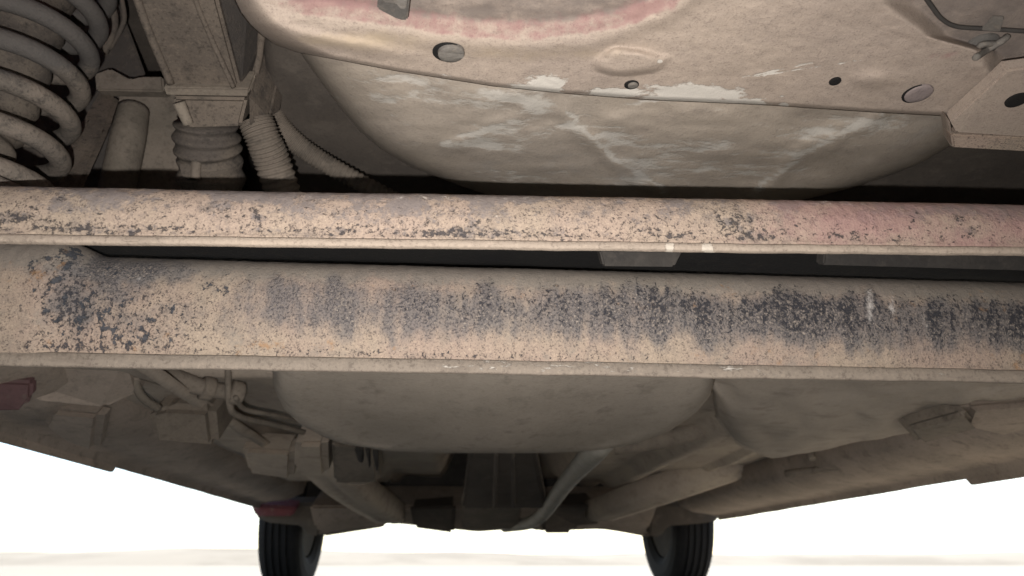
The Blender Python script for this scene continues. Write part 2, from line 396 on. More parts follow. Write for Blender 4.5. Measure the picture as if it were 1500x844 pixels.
def chip2(u, v):
    r = r2(u, v); st = sst(.25, .65, streak(u, v))
    env = sst(.10, .30, r + .25*wob(u, 3))*sst(.86, .45, r + .34*wob(u, 7))
    right = env*(.08*sst(240, 330, u) + .14*sst(380, 900, u) + .16*sst(850, 1050, u))*(.60+.6*st)
    bl = np.exp(-((u-95)/45)**2-((v-440)/60)**2)*.30 + np.exp(-((u-200)/120)**2-((v-465)/42)**2)*.24 + np.exp(-((u-130)/110)**2-((v-508)/9)**2)*.32 + np.exp(-((u-560)/420)**2-((r-.955)/.035)**2)*.25
    return np.maximum(right, bl)
def rust2(u, v): return .55*np.exp(-(segd(u, v, (100, 380), (60, 412))/7.0)**2) + .5*np.exp(-(segd(u, v, (60, 400), (0, 415))/9.0)**2) + .4*np.exp(-(segd(u, v, (100, 366), (70, 378))/5.0)**2) + .6*np.exp(-((u-370)/6)**2-((v-416)/6)**2) + .5*np.exp(-((u-445)/5)**2-((v-398)/6)**2) + .26*sst(.72, .92, r2(u, v))*vn(u/40., 0, 3) + .24*sst(.45, .8, fbm(u/60., v/30., 51))
def pale2(u, v): return .75*np.exp(-((u-203)/5)**2-((v-411)/5)**2) + .6*np.exp(-((u-1275)/10)**2-((v-450)/50)**2) + .45*np.exp(-((u-1308)/9)**2-((v-450)/40)**2) + .4*np.exp(-((u-1355)/10)**2-((v-470)/50)**2) + .25*np.exp(-((u-700)/350)**2-((r2(u, v)-.72)/.1)**2)
xc = PY(118, 370, .52).x
def shape2(x, y, z):
    k = float(sst(xc+.012, xc-.02, x)); q = float(sst(.03, .10, z))
    e = math.exp(-((x-xc+.004)/.010)**2)*q
    return y - .006*k*(1-q) - .013*k*q - .003*e, z + .007*k*q
def flake2(u, v): return np.exp(-((u-105)/60)**2-((v-440)/55)**2)*.25 + np.exp(-((u-215)/70)**2-((v-490)/18)**2)*.27 + np.exp(-((u-160)/90)**2-((v-465)/40)**2)*.22 + .5*np.exp(-(segd(u, v, (112, 366), (45, 384))/5.0)**2) + .40*np.exp(-(segd(u, v, (112, 370), (72, 420))/8.0)**2) + .62*np.exp(-(segd(u, v, (249, 444), (292, 482))/2.0)**2) + .3*np.exp(-(segd(u, v, (150, 385), (190, 412))/2.0)**2) + .26*np.exp(-((u-310)/50)**2-((v-420)/18)**2)
def segd(u, v, a, b):
    ax, ay = a; bx, by = b; L = (bx-ax)**2+(by-ay)**2
    t = np.clip(((u-ax)*(bx-ax)+(v-ay)*(by-ay))/L, 0, 1)
    return np.hypot(u-ax-t*(bx-ax), v-ay-t*(by-ay))
low = rail('axle_rail', e2L, e2R, P2, M['rail_low'], dict(grey=lambda u, v: .42*fbm(u/70., v/35., 41)+.6*sst(.34, .08, r2(u, v))+.3*np.exp(-((u-170)/60)**2-((v-395)/20)**2), flake=flake2, soft=soft2, chip=chip2, rust=rust2, pale=pale2), 640, shape2, 'wide lower axle rail with a dark scuffed band')
fl2 = flange(low, e2L, e2R, .0108, .0065, -.0045, M['flange_grey'], dict(pale=lambda u, v: .22*np.exp(-((u-850)/260)**2)*sst(545, 535, v-.012*u+8)+.10+.16*vn(u/60., 0, 1)*sst(500, 700, u)))
vt1 = lambda u: 272+.0165*u
vb1 = lambda u: 344+.010*u
r1 = lambda u, v: (v-vt1(u))/(vb1(u)-vt1(u))
def chip1(u, v):
    r = r1(u, v); q = .15+.85*sst(.30, .75, fbm(u/55., 0, 21, 3))
    base = np.exp(-((r-.86)/.13)**2)*(.36*q + .12)*(.7+.6*vn(u/16., v/9., 2))
    spots = 0
    for (a, b, su, sv, s) in ((20, 318, 45, 10, .5), (65, 322, 14, 9, .5), (85, 288, 9, 8, .4), (320, 303, 25, 14, .36), (375, 320, 12, 22, .4), (345, 310, 30, 8, .3), (545, 330, 30, 14, .34), (690, 330, 14, 12, .38), (1072, 325, 38, 22, .42), (1100, 342, 60, 9, .42), (1420, 343, 18, 9, .5), (1405, 322, 10, 12, .34), (1340, 315, 8, 8, .34), (960, 340, 40, 9, .34), (1220, 345, 24, 7, .5), (1255, 345, 10, 8, .5)):
        spots = np.maximum(spots, s*np.exp(-((u-a)/su)**2-((v-b)/sv)**2)*(.7+.6*vn(u/7., v/7., 9)))
    return np.maximum(np.maximum(base, spots), .10*sst(.0, .5, r))
def soft1(u, v): r = r1(u, v); return .58*sst(.85, .1, r)*(.25+1.1*sst(.3, .7, fbm(u/55., v/18., 4))) + .26*np.exp(-((u-600)/360)**2)*vn(u/25., v/12., 3) + .85*chip1(u, v)
low1 = rail('axle_rail', e1L, e1R, P1, M['rail_up'], dict(chip=chip1, soft=soft1, red=lambda u, v: sst(900, 1200, u)*(.48+.35*vn(u/60., v/30., 2)) + .25*np.exp(-((u-1220)/80)**2-((v-325)/25)**2),
    pale=lambda u, v: .6*np.exp(-((u-725)/35)**2-((v-314)/6)**2)*vn(u/6., v/6., 3) + .42*sst(.25, .1, r1(u, v))*vn(u/40., v/9., 2)), 640, None, 'narrow upper axle rail with chipped paint along its lower edge')
fl1 = flange(low1, e1L, e1R, .0060, .0055, -.0038, M['flange'], dict(pale=lambda u, v: .9*(np.exp(-((u-981)/7)**4)+np.exp(-((u-1037)/9)**4)) + .1*vn(u/40., 0, 3), crack=lambda u, v: .62*np.exp(-((v-(357+.011*u)-2*np.sin(u/37.)+3.0)/1.3)**2)*sst(.3, .6, vn(u/70., 0, 8))))

gsp = sheet('gap_shade_plate', lambda s, t: Vector((lerp(e2L.x-.1, e2R.x+.1, s), lerp(.472, .585, t), .3450 - .014*(s-.5) - .010*float(sst(.5, .0, s)) + .003*float(fbm(s*30, t*3, 2)))), 90, 8, M['black'], car, .002)  # black plate added to darken the gap between the rails, standing for shade
prism('gap_bracket', [PY(878, 366, .50), PY(1000, 368, .50), PY(988, 391, .505), PY(884, 390, .505)], (0, .012, .006), M['dark'], car, .0015)
prism('gap_bracket', [PY(1208, 368, .50), PY(1206, 388, .505), PY(1560, 398, .505), PY(1560, 372, .50)], (0, .012, .006), M['dark'], car, .0015)
# ---- rear floor panel with the red pressed groove
bnd = pl([(330, 60), (400, 64), (436, 77), (520, 93), (583, 105), (723, 127), (822, 137), (950, 147), (1115, 154), (1280, 165), (1395, 171), (1560, 176)])
lft = pl([(-60, 320), (0, 343), (18, 352), (35, 366), (50, 384), (62, 404), (70, 422), (80, 445), (100, 470)])
grv = pl([(300, -25), (340, -5), (430, 15), (520, 27), (600, 40), (700, 52), (790, 54), (860, 47), (930, 28), (985, 4), (1030, -30), (1100, -70)])
def corner(u, v):     # signed px distance into the top-right pressed recess
    return (u-1288)*.75 - np.maximum(0, (v-6))*1.05*np.exp(-np.maximum(0, u-1350)/160) - sst(50, 78, v)*60
def zpanel(u, v):
    z = .445 + .009*sst(6, -26, (v-grv(u))) - .003*np.exp(-((v-grv(u)-15)/14)**2)
    z += .020*sst(0, 40, corner(u, v))
    q = ((u-921+16*(vn(u/26., v/14., 31)-.5))/52)**2 + ((v-90+10*(vn(u/30., v/20., 32)-.5)-.05*(u-921)*-1)/18)**2; z -= .0065*sst(1.4, .2, q)
    q = ((u-1282)/30)**2 + ((v-117)/12)**2; z -= .004*np.exp(-q)
    z += .045*np.maximum(0, 1-(u-lft(v))/46)**2.5                    # rolled left rim
    z += .006*np.maximum(0, 1-(bnd(u)-v)/7.)**2                      # lip rolls up at the seam
    z -= .006*np.exp(-((u-470)/110)**2-((v-(bnd(u)-28))/11)**2)      # raised bead near the left edge
    z += .003*(fbm(u/90., v/45., 3)-.5) + .0012*(fbm(u/22., v/14., 5)-.5)
    return float(z)
def fpanel(s, t):
    uL = 318; u0 = uL + (1545-uL)*s
    vb = float(bnd(u0)); v = -70 + (vb+70)*t
    ul = float(lft(v)); u = ul + (1545-ul)*s
    v = -70 + (float(bnd(u))+70)*t
    return PZ(u, v, zpanel(u, v))
def pdark(u, v):  # darker dirt and recess shade above the groove, both put into the colour
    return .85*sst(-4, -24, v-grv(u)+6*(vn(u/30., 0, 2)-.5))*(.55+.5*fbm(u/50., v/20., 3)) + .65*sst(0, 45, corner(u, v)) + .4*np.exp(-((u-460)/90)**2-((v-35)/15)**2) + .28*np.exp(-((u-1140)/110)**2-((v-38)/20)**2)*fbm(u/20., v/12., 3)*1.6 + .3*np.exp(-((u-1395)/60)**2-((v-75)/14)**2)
def pred(u, v):
    d = v-grv(u)
    return .95*sst(12, 0, d+6*(vn(u/30., 0, 2)-.5))*sst(-44, -14, d)*sst(380, 460, u)*(.30+.80*fbm(u/50., v/25., 6)) + .5*np.exp(-((u-960)/50)**2-((v-12)/22)**2) + .55*np.exp(-((u-480)/90)**2-((v-2)/9)**2) + .55*np.exp(-((u-1390)/45)**2-((v-80)/10)**2) + .45*np.exp(-((u-1490)/30)**2-((v-100)/40)**2)
def segd(u, v, a, b):
    ax, ay = a; bx, by = b; L = (bx-ax)**2+(by-ay)**2
    t = np.clip(((u-ax)*(bx-ax)+(v-ay)*(by-ay))/L, 0, 1)
    return np.hypot(u-ax-t*(bx-ax), v-ay-t*(by-ay))
def blob(u, v, L):
    m = 0
    for (a, b, su, sv, s) in L: m = np.maximum(m, s*np.exp(-((u-a)/su)**2-((v-b)/sv)**2))
    return m
def pchalk(u, v):
    m = blob(u, v, ((802, 124, 30, 16, 1.25), (760, 128, 50, 9, .8), (1010, 138, 75, 15, 1.25), (900, 136, 55, 9, 1.0), (1080, 149, 65, 8, .9), (1148, 154, 8, 5, 1.2), (967, 90, 4, 3, .9), (540, 100, 30, 5, .4), (915, 98, 40, 12, .25), (650, 110, 50, 5, .38)))
    for a, b in (((1105, 112), (1262, 88)), ((1085, 114), (1190, 92)), ((1090, 155), (1150, 140))):
        m = np.maximum(m, .64*np.exp(-(segd(u, v, a, b)/2.2)**2))
    return m
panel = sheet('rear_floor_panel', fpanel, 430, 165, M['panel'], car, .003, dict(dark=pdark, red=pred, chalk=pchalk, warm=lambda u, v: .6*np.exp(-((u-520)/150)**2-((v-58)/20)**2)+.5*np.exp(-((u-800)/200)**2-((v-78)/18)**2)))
def onp(u, v): return PZ(u, v, zpanel(u, v))
up = Vector((0, -.1, -1))
def nrm(u, v, e=14):
    q = (onp(u+e, v)-onp(u-e, v)).cross(onp(u, v+e)-onp(u, v-e)).normalized()
    return q if q.z < 0 else -q
def out(u, v, h): return onp(u, v) + nrm(u, v)*h
def hole(parent, u, v, r, mat, rim=True):
    p = onp(u, v); disc('drain_hole', p, up, r, .0006, M['dark'], parent)
# large slotted plug in its hole
disc('drain_hole', out(657, 73, .0022), nrm(657, 73), .0118, .0008, M['black'], panel)
pg = disc('plug', out(661, 72, .0030), nrm(661, 72)+Vector((.10, 0, 0)), .0098, .0024, M['plug'], car); pg['label'] = 'round grey plug with a raised bar across it'
box('raised_bar', out(661, 70, .0062), (.0185, .0032, .0022), M['plug'], pg, .0006, rz=.05)
disc('drain_hole', out(1343, 136, .0010), nrm(1343, 136), .0112, .0008, M['black'], panel)
disc('plug', out(1345, 135, .0012), nrm(1345, 135), .0105, .0016, M['plug2'], panel)['label'] = 'flat mauve plug near the right bracket'
disc('drain_hole', out(925, 123, .0008), nrm(925, 123), .0058, .0008, M['black'], panel)
disc('plug', out(927, 122, .0010), nrm(927, 122), .0040, .0020, M['plug'], panel)['label'] = 'tiny round plug beside the chalky smear'
disc('drain_hole', out(1223, 118, .0008), nrm(1223, 118), .0045, .0009, M['black'], panel)
# metal clip at the top
cz = .432
cb = prism('clip', [PZ(554, -14, cz), PZ(602, -18, cz), PZ(597, 31, cz+.004), PZ(588, 31, cz+.004), PZ(578, 27, cz+.004), PZ(552, 14, cz+.003)], (0, 0, .010), M['clip'], car, .0012)
prism('clip_tab', [PZ(560, -14, cz-.006), PZ(598, -18, cz-.006), PZ(595, 14, cz-.003), PZ(586, 14, cz-.003), PZ(580, 6, cz-.003), PZ(562, 4, cz-.003)], (0, 0, .005), M['plug'], cb, .0008)
# black wire in the corner recess with its clip
zz = Vector((0, 0, -.004))
tube('wire', [onp(1340, -30)+zz, onp(1362, 2)+zz, onp(1378, 22)+zz, onp(1400, 33)+zz, onp(1440, 36)+zz, onp(1500, 40)+zz, onp(1560, 46)+zz], .0016, M['wire'], panel, 50, 8)
wc = disc('wire_clip', onp(1437, 66), up, .0125, .003, M['clip'], car, 24, .002)
tube('clip_arm', [onp(1425, 72)+zz*2, onp(1440, 58)+zz*2.6, onp(1462, 46)+zz*2.4, onp(1472, 45)+zz*1.5], .0026, M['plug'], wc, 20, 8)
tube('clip_arm', [onp(1428, 60)+zz*2, onp(1434, 50)+zz*2.5, onp(1452, 52)+zz*2], .0022, M['plug'], wc, 16, 8)
prism('clip_tab', [onp(1435, 36)+zz*1.5, onp(1452, 18)+zz*1.5, onp(1468, 18)+zz*1.5, onp(1462, 38)+zz*1.5], (0, 0, .003), M['plug'], wc, .0006)

# ---- bracket at the right edge
bz = .432
bk = prism('side_bracket', [PZ(1392, 178, bz), PZ(1402, 196, bz-.002), PZ(1560, 206, bz-.002), PZ(1560, 92, bz), PZ(1474, 104, bz), PZ(1455, 122, bz)], (0, .002, .012), M['panel'], car, .002)
prism('bracket_lip', [PZ(1393, 198, bz-.003), PZ(1396, 217, bz-.006), PZ(1560, 226, bz-.006), PZ(1560, 205, bz-.003)], (0, .004, .012), M['rail_up'], bk, .0015)
prism('bracket_edge', [PZ(1386, 172, bz+.004), PZ(1392, 178, bz), PZ(1398, 217, bz-.004), PZ(1392, 214, bz+.002)], (0, .004, .014), M['panel'], bk, .0008)
disc('drain_hole', PZ(1490, 146, bz-.001), up, .0085, .0010, M['black'], bk)

# ---- spare wheel well behind it
wl = pl([(60, 425), (78, 440), (120, 470), (160, 500), (195, 530), (220, 560), (245, 603), (275, 682), (300, 760), (330, 860)])
wr = pl([(60, 1470), (165, 1440), (195, 1412), (215, 1390), (240, 1348), (262, 1290), (277, 1240), (300, 1150), (330, 1060)])
def fwell(s, t):
    v = 62 + (322-62)*t
    l, r = float(wl(v)), float(wr(v)); u = lerp(l, r, .5-.5*math.cos(math.pi*s))
    e = abs(2*s-1)
    z = .468 + .09*e**7 + .012*t - .018*math.sin(math.pi*min(1, t*1.0))
    c = 0
    for a, b, h_, w_ in (((830, 165), (880, 215), .006, 9), ((880, 215), (965, 275), .006, 9), ((650, 212), (760, 178), .005, 8), ((1290, 168), (1190, 220), .006, 9), ((1190, 220), (1090, 290), .007, 9), ((1000, 158), (1150, 178), .002, 8)):
        c = max(c, h_*math.exp(-float(segd(u+18*(float(vn(u/45., v/45., 2))-.5), v+18*(float(vn(u/45., v/45., 3))-.5), a, b)/w_/1.5)**2))
    z -= c*.6
    z += .016*(float(fbm(u/150., v/70., 8))-.5)
    return PZ(u, v, z)
def wchalk(u, v):
    u = u + 34*(fbm(u/40., v/25., 11)-.5); v = v + 16*(fbm(u/40., v/25., 12)-.5)
    m = blob(u, v, ((590, 118, 60, 8, .42), (640, 140, 70, 12, .36), (740, 140, 70, 16, .52), (790, 155, 30, 16, .5), (560, 145, 40, 6, .36), (840, 186, 45, 8, .45), (700, 212, 60, 9, .5), (760, 200, 80, 20, .26), (900, 205, 60, 12, .34), (960, 150, 50, 6, .45), (1000, 215, 70, 10, .42), (960, 240, 70, 14, .38), (1090, 250, 90, 10, .34), (1200, 190, 70, 20, .34), (1280, 180, 50, 14, .42), (760, 262, 60, 9, .36), (690, 110, 60, 10, .30), (920, 268, 40, 12, .36), (1150, 225, 70, 9, .34)))
    for a, b in (((830, 165), (880, 215)), ((880, 215), (965, 275)), ((650, 212), (760, 178)), ((1290, 168), (1190, 220)), ((1190, 220), (1110, 280))):
        m = np.maximum(m, .45*np.exp(-(segd(u, v, a, b)/6.)**2))
    return m*1.15 + .20*fbm(u/90., v/30., 15)*sst(430, 520, u)
sheet('spare_wheel_well', fwell, 220, 110, M['well'], car, .003, dict(chalk=wchalk, blue=lambda u, v: .5*np.exp(-((u-870)/300)**2-((v-255)/60)**2)+.4*sst(1150, 1350, u)))

# ---- dark panel that closes the view above the rails
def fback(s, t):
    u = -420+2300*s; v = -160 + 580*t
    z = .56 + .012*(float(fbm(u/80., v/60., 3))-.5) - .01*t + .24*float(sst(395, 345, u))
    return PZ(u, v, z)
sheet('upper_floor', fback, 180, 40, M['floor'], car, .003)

# ---- spring on the left
sx, sy = PY(-15, 150, .53).x, .53
spts = []  # coil centre line
zb, zt = .378, .63; turns = 6.6; R = .062
for i in range(260):
    t = i/259; a = 2*math.pi*turns*t + 5.1
    spts.append(Vector((sx + R*math.cos(a), sy + R*math.sin(a), zb + (zt-zb)*t)))
def helix(name, pts, r, mat, parent, seg=14):
    n = len(pts); vs = []; fs = []
    for i in range(n):
        T = (pts[min(i+1, n-1)]-pts[max(i-1, 0)]).normalized()
        Nn = Vector((pts[i].x-sx, pts[i].y-sy, 0)).normalized(); Nn = (Nn - T*Nn.dot(T)).normalized(); B = T.cross(Nn)
        for k in range(seg):
            a = 2*math.pi*k/seg
            rr = r*(1+.10*(float(fbm(i/7., k*.9, 2))-.5))
            vs.append(tuple(pts[i] + Nn*math.cos(a)*rr + B*math.sin(a)*rr))
    for i in range(n-1):
        for k in range(seg): fs.append((i*seg+k, i*seg+(k+1) % seg, (i+1)*seg+(k+1) % seg, (i+1)*seg+k))
    fs.append(tuple(range(seg-1, -1, -1))); fs.append(tuple((n-1)*seg+k for k in range(seg)))
    me = bpy.data.meshes.new(name); me.from_pydata(vs, [], fs); me.update()
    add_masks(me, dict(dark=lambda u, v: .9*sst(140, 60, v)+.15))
    return link(name, me, mat, parent)
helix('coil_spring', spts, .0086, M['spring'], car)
tube('bump_stop', [Vector((sx, sy, .40)), Vector((sx, sy, .47)), Vector((sx, sy, .60))], [.024, .034, .036], M['rubber'], car, 60, 20, .006, 6)
tube('spring_seat', [Vector((sx, sy, .352)), Vector((sx, sy, .366)), Vector((sx, sy, .372))], [.078, .080, .066], M['spring'], car, 6, 28)
# wheelhouse wall behind the spring and the arm leaning against it
prism('trailing_arm', [PY(60, 300, .60), PY(122, 175, .66), PY(150, 128, .70), PY(176, 140, .70), PY(160, 190, .66), PY(110, 300, .60)], (-.03, .05, .03), M['leg'], car, .006, dict(dark=lambda u, v: .3+0*u))
prism('wheelhouse_panel', [PY(-200, 320, .78), PY(-200, -120, .70), PY(130, -120, .70), PY(215, 110, .74), PY(190, 320, .80)], (-.02, .03, .01), M['leg'], car, .004, dict(dark=lambda u, v: .55+.3*fbm(u/60., v/60., 2)))
prism('inner_panel', [PY(150, 330, .80), PY(172, 120, .74), PY(260, 118, .74), PY(300, 330, .80)], (0, .02, .01), M['dusty'], car, .004, dict(dark=lambda u, v: .42+0*u))
hb = prism('link_bracket', [PY(138, 108, .68), PY(140, 132, .68), PY(240, 134, .68), PY(238, 112, .68), PY(205, 112, .68), PY(190, 116, .68), PY(160, 100, .68)], (0, .02, .006), M['dusty'], car, .002)
sk = tube('damper', [PY(196, 160, .74), PY(186, 210, .74), PY(160, 330, .76)], [.018, .020, .020], M['dusty'], car, 20, 16)
tube('red_hose', [PY(198, 205, .74), PY(184, 255, .75), PY(168, 320, .76)], .0042, M['redpaint'], car, 20, 10)
tube('brake_line', [PY(150, -20, .64), PY(166, 20, .65), PY(164, 50, .66), PY(152, 76, .67)], .005, M['rubber'], car, 20, 8)
tube('brake_line', [PY(174, -20, .64), PY(182, 22, .65), PY(176, 45, .66), PY(160, 72, .67)], .0028, M['rubber'], car, 20, 8)

# ---- chassis leg, mounting and boots
def quad(name, P4, ext, mat, parent, bev=.002, masks=None, sub=0): return prism(name, P4, ext, mat, parent, bev, masks, sub)
Zl = .475
lm = dict(dark=lambda u, v: .75*sst(300, 345, u-(v*.3))+.25*fbm(u/30., v/30., 4)+.5*blob(u, v, ((280, 95, 26, 12, 1),)))
cl = quad('chassis_leg', [PY(168, -70, .43), PY(300, -70, .43), PY(352, 128, .56), PY(250, 128, .56)], (0, .01, .05), M['leg'], car, .003, lm, 3)
quad('side_face', [PY(302, -70, .432), PY(372, -70, .47), PY(386, 62, .56), PY(372, 128, .60), PY(354, 128, .562)], (.004, .01, .03), M['leg'], cl, .003, dict(dark=lambda u, v: .7+0*u), 2)
tube('seam_bead', [PY(180, -70, .428), PY(212, 30, .49), PY(250, 122, .552)], .0038, M['leg'], cl, 30, 8)
tube('seam_bead', [PY(262, -70, .428), PY(298, 30, .49), PY(342, 128, .552)], .0025, M['leg'], cl, 30, 8)
tube('seam_bead', [PY(384, 40, .54), PY(378, 90, .57), PY(366, 134, .58)], .004, M['leg'], cl, 30, 8)
mp = quad('mounting_plate', [PY(238, 128, .552), PY(366, 130, .556), PY(364, 142, .556), PY(242, 140, .552)], (0, .01, .03), M['mud'], car, .003)
quad('lower_plate', [PY(250, 142, .560), PY(362, 144, .562), PY(352, 186, .580), PY(272, 188, .580)], (0, .02, .03), M['leg'], car, .003, dict(dark=lambda u, v: .12+0*u), 2)
quad('side_plate', [PY(364, 140, .565), PY(384, 75, .575), PY(398, 80, .59), PY(405, 118, .60), PY(394, 172, .60), PY(364, 188, .585)], (.004, .02, .02), M['leg'], car, .003, dict(dark=lambda u, v: .4+0*u), 2)
tube('bolt', [PY(262, 150, .556), PY(276, 182, .572)], [.006, .005], M['mud'], car, 8, 10)
bt = tube('rubber_boot', [PY(302, 182, .60), PY(304, 210, .615), PY(308, 236, .63)], [.029, .032, .030], M['rubber'], car, 40, 24, .004, 3)
tube('boot_clamp', [PY(288, 236, .605), PY(286, 262, .612)], [.005, .005], M['hose'], bt, 8, 8)
tube('mount_bush', [PY(308, 234, .63), PY(310, 262, .645), PY(312, 300, .66)], [.031, .033, .028], M['rubber'], car, 30, 20, .003, 2)
prism('boot_tab', [PY(262, 240, .61), PY(266, 258, .61), PY(282, 262, .61), PY(280, 240, .61)], (0, .01, .004), M['rubber'], bt, .001)
tube('corrugated_hose', [PY(374, 176, .60), PY(386, 205, .61), PY(400, 240, .63), PY(420, 300, .66)], [.0165, .017, .018, .018], M['hose'], car, 150, 18, .0022, 18)['label'] = 'short thick ribbed hose beside the mounting'
tube('corrugated_hose', [PY(392, 145, .64), PY(410, 185, .66), PY(450, 222, .68), PY(510, 258, .70), PY(600, 305, .74)], [.0125, .0125, .0115, .0105, .010], M['hose'], car, 260, 16, .0016, 44)['label'] = 'long thin ribbed hose running towards the tank'

# ---- things glimpsed between and below the rails
tl = pl([(480, 396), (560, 400), (575, 403), (600, 417), (622, 440), (640, 474), (650, 500), (660, 560), (664, 640)])
trr = pl([(480, 1052), (555, 1047), (580, 1040), (605, 1020), (632, 980), (650, 935), (660, 880), (664, 800)])
def ftank(s, t):
    v = 535 + (664-535)*(1-(1-t)**1.6)
    l, r = float(tl(v)), float(trr(v)); u = lerp(l, r, .5-.5*math.cos(math.pi*s))
    e = abs(2*s-1)
    z = .262 + .05*e**10 + .035*max(0, (t-.78)/.22)**3 - .006*math.cos(4*s*3.14)*math.sin(t*3.1) - .012*t + .004*(float(fbm(u/120., v/60., 4))-.5)
    return PZ(u, v, z)
ft = sheet('fuel_tank', ftank, 120, 60, M['tank'], car, .05)
# heat shield sheet on the right
def fsh(s, t):
    top = lerp(1035, 1700, s); a = PZ(top, 500, .32)
    bu = lerp(1050, 1700, s); bv = float(np.interp(bu, [1050, 1080, 1130, 1200, 1350, 1500, 1700], [628, 655, 668, 658, 624, 590, 546]))
    b = PZ(bu, bv, .30)
    p = a.lerp(b, t); p.z += -.016*math.sin(t*3.14)**.8 + .024*max(0, 1-s/.10)**2 + .012*(float(fbm(s*16, t*7, 9))-.5) - .006*math.exp(-((t-.985)/.02)**2) + .010*(float(fbm(s*7, t*3, 3))-.5)
    return p
hs = sheet('heat_shield', fsh, 90, 40, M['shield'], car, .004)
tube('exhaust_pipe', [PY(925, 612, 1.12), PY(890, 640, 1.13), PY(868, 664, 1.18), PY(830, 706, 1.55), PY(785, 762, 2.15), PY(740, 772, 2.5)], [.020, .020, .020, .0195, .019, .019, .019], M['pipe'], car, 60, 16)
tube('muffler_pipe', [PY(900, 655, 1.35), PY(965, 645, 1.32), PY(1010, 634, 1.3), PY(1050, 628, 1.3)], [.016, .018, .018, .014], M['dusty'], car, 30, 16)
# left: link rod, pipe hanger, canister, lines
lk = tube('link_rod', [PY(195, 535, .95), PY(250, 553, 1.0), PY(305, 570, 1.02), PY(345, 575, 1.04)], [.016, .015, .012, .012], M['dusty'], car, 30, 14)
for (a, b) in ((303, 569), (345, 575)): tube('collar', [PY(a-7, b-1, 1.012), PY(a+8, b+2, 1.022)], [.017, .018, .017], M['mud'], lk, 8, 16)
tube('brake_line', [PY(334, 540, 1.0), PY(336, 590, 1.02), PY(350, 610, 1.06), PY(400, 622, 1.15), PY(470, 640, 1.3)], .005, M['dusty'], car, 40, 8)
tube('brake_line', [PY(345, 582, 1.0), PY(360, 600, 1.05), PY(410, 610, 1.12), PY(470, 625, 1.3)], .004, M['dusty'], car, 40, 8)
tube('hanger_loop', [PY(195, 530, .95), PY(200, 565, .97), PY(212, 585, .99), PY(232, 598, 1.02)], .006, M['dusty'], car, 30, 8)
quad('canister', [PY(212, 606, 1.05), PY(222, 650, 1.12), PY(318, 658, 1.15), PY(312, 600, 1.08), PY(240, 596, 1.05)], (0, .08, .07), M['mud'], car, .012)
prism('rear_side_panel', [PY(-150, 500, .85), PY(-150, 570, .88), PY(150, 600, .98), PY(205, 575, .98), PY(190, 520, .90)], (0, .03, .03), M['sill'], car, .006)
rp = prism('red_patch_panel', [PY(-80, 556, .84), PY(-80, 606, .86), PY(30, 603, .87), PY(45, 585, .875), PY(46, 560, .87)], (0, .01, .012), M['redpaint'], car, .004)
# front floor: rails, brackets, tunnel
for sgn, pts in ((-1, [PY(430, 645, 1.6), PY(470, 695, 1.7), PY(520, 738, 2.0), PY(570, 768, 2.4)]), (1, [PY(1260, 620, 1.75), PY(1100, 690, 1.85), PY(960, 738, 2.0), PY(880, 764, 2.35)])):
    rows = []
    sm_ = spl(pts, 24)
    for (a_, b_) in ((-.058, .06), (-.050, .012), (-.042, .002), (-.012, .0), (0, .004), (.012, .0), (.042, .002), (.050, .012), (.058, .06)):
        rows.append([(p.x+a_, p.y, p.z+b_+.002*(float(fbm(p.y*12, a_*60, 3))-.5)) for p in sm_])
    gridmesh('floor_rail', rows, 24, 9, M['floor2'], car, .003)
br = prism('cable_bracket', [PY(484, 652, 1.22), PY(488, 706, 1.5), PY(520, 716, 1.5), PY(556, 706, 1.5), PY(548, 655, 1.25)], (0, .06, .05), M['dusty'], car, .008)
for i, (a, b, c, d) in enumerate(((519, 660, 531, 680), (535, 660, 541, 688), (545, 662, 553, 692))):
    prism('slot', [PY(a, b, 1.2), PY(c, b, 1.2), PY(c, d, 1.26), PY(a+5, d-4, 1.26)], (0, .012, .012), M['dark'], br, .002)
prism('support_block', [PY(430, 652, 1.2), PY(428, 690, 1.4), PY(445, 702, 1.45), PY(480, 698, 1.42), PY(478, 652, 1.2)], (0, .06, .06), M['floor2'], car, .012)
prism('tunnel_shadow_plate', [PY(690, 655, 1.35), PY(678, 745, 1.9), PY(800, 745, 1.9), PY(782, 655, 1.35)], (0, .01, .05), M['floor'], car, .006)['label'] = 'dark plate for the shade in the tunnel between the floor halves'  # dark plate drawn in place of the shade inside the tunnel
for (a, b) in ((728, 724), (752, 752)): tube('tunnel_rod', [PY(a, 658, 1.3), PY(b, 742, 1.85)], .005, M['floor'], car, 12, 8)
prism('guard_plate', [PY(676, 735, 2.0), PY(676, 776, 2.4), PY(762, 776, 2.4), PY(764, 735, 2.0)], (0, .02, .03), M['dusty'], car, .008)
# under-floor details seen past the lower rail
def slabz(name, px, z, th, mat, bev=.004): return prism(name, [PZ(u, v, z+dz) for (u, v, dz) in px], (0, .004, th), mat, car, bev)
sp = sheet('sill_panel', lambda s, t: Vector((lerp(-.80, -.52, t), lerp(.62, 2.2, s), .330 - .030*t*(1-t)*4*.0 + .016*math.exp(-((t-.95)/.04)**2)*-1 + .006*(float(fbm(s*12, t*4, 5))-.5))), 70, 24, M['floor2'], car, .004)
for (u, v, r_) in ((118, 583, .012), (138, 597, .016)):
    disc('drain_hole', PZ(u, v, .327), Vector((.1, -.25, -1)), r_, .001, M['black'], sp)
tube('floor_seam', [PZ(150, 634, .318), PZ(200, 655, .316), PZ(258, 682, .314)], .007, M['dusty'], car, 20, 8)
tube('floor_seam', [PZ(160, 572, .33), PZ(156, 592, .326), PZ(152, 606, .322)], .004, M['dark'], car, 12, 8)
prism('seam_bracket', [PZ(238, 668, .312), PZ(256, 684, .308), PZ(280, 680, .312), PZ(262, 664, .318)], (0, .02, .012), M['dusty'], car, .003)
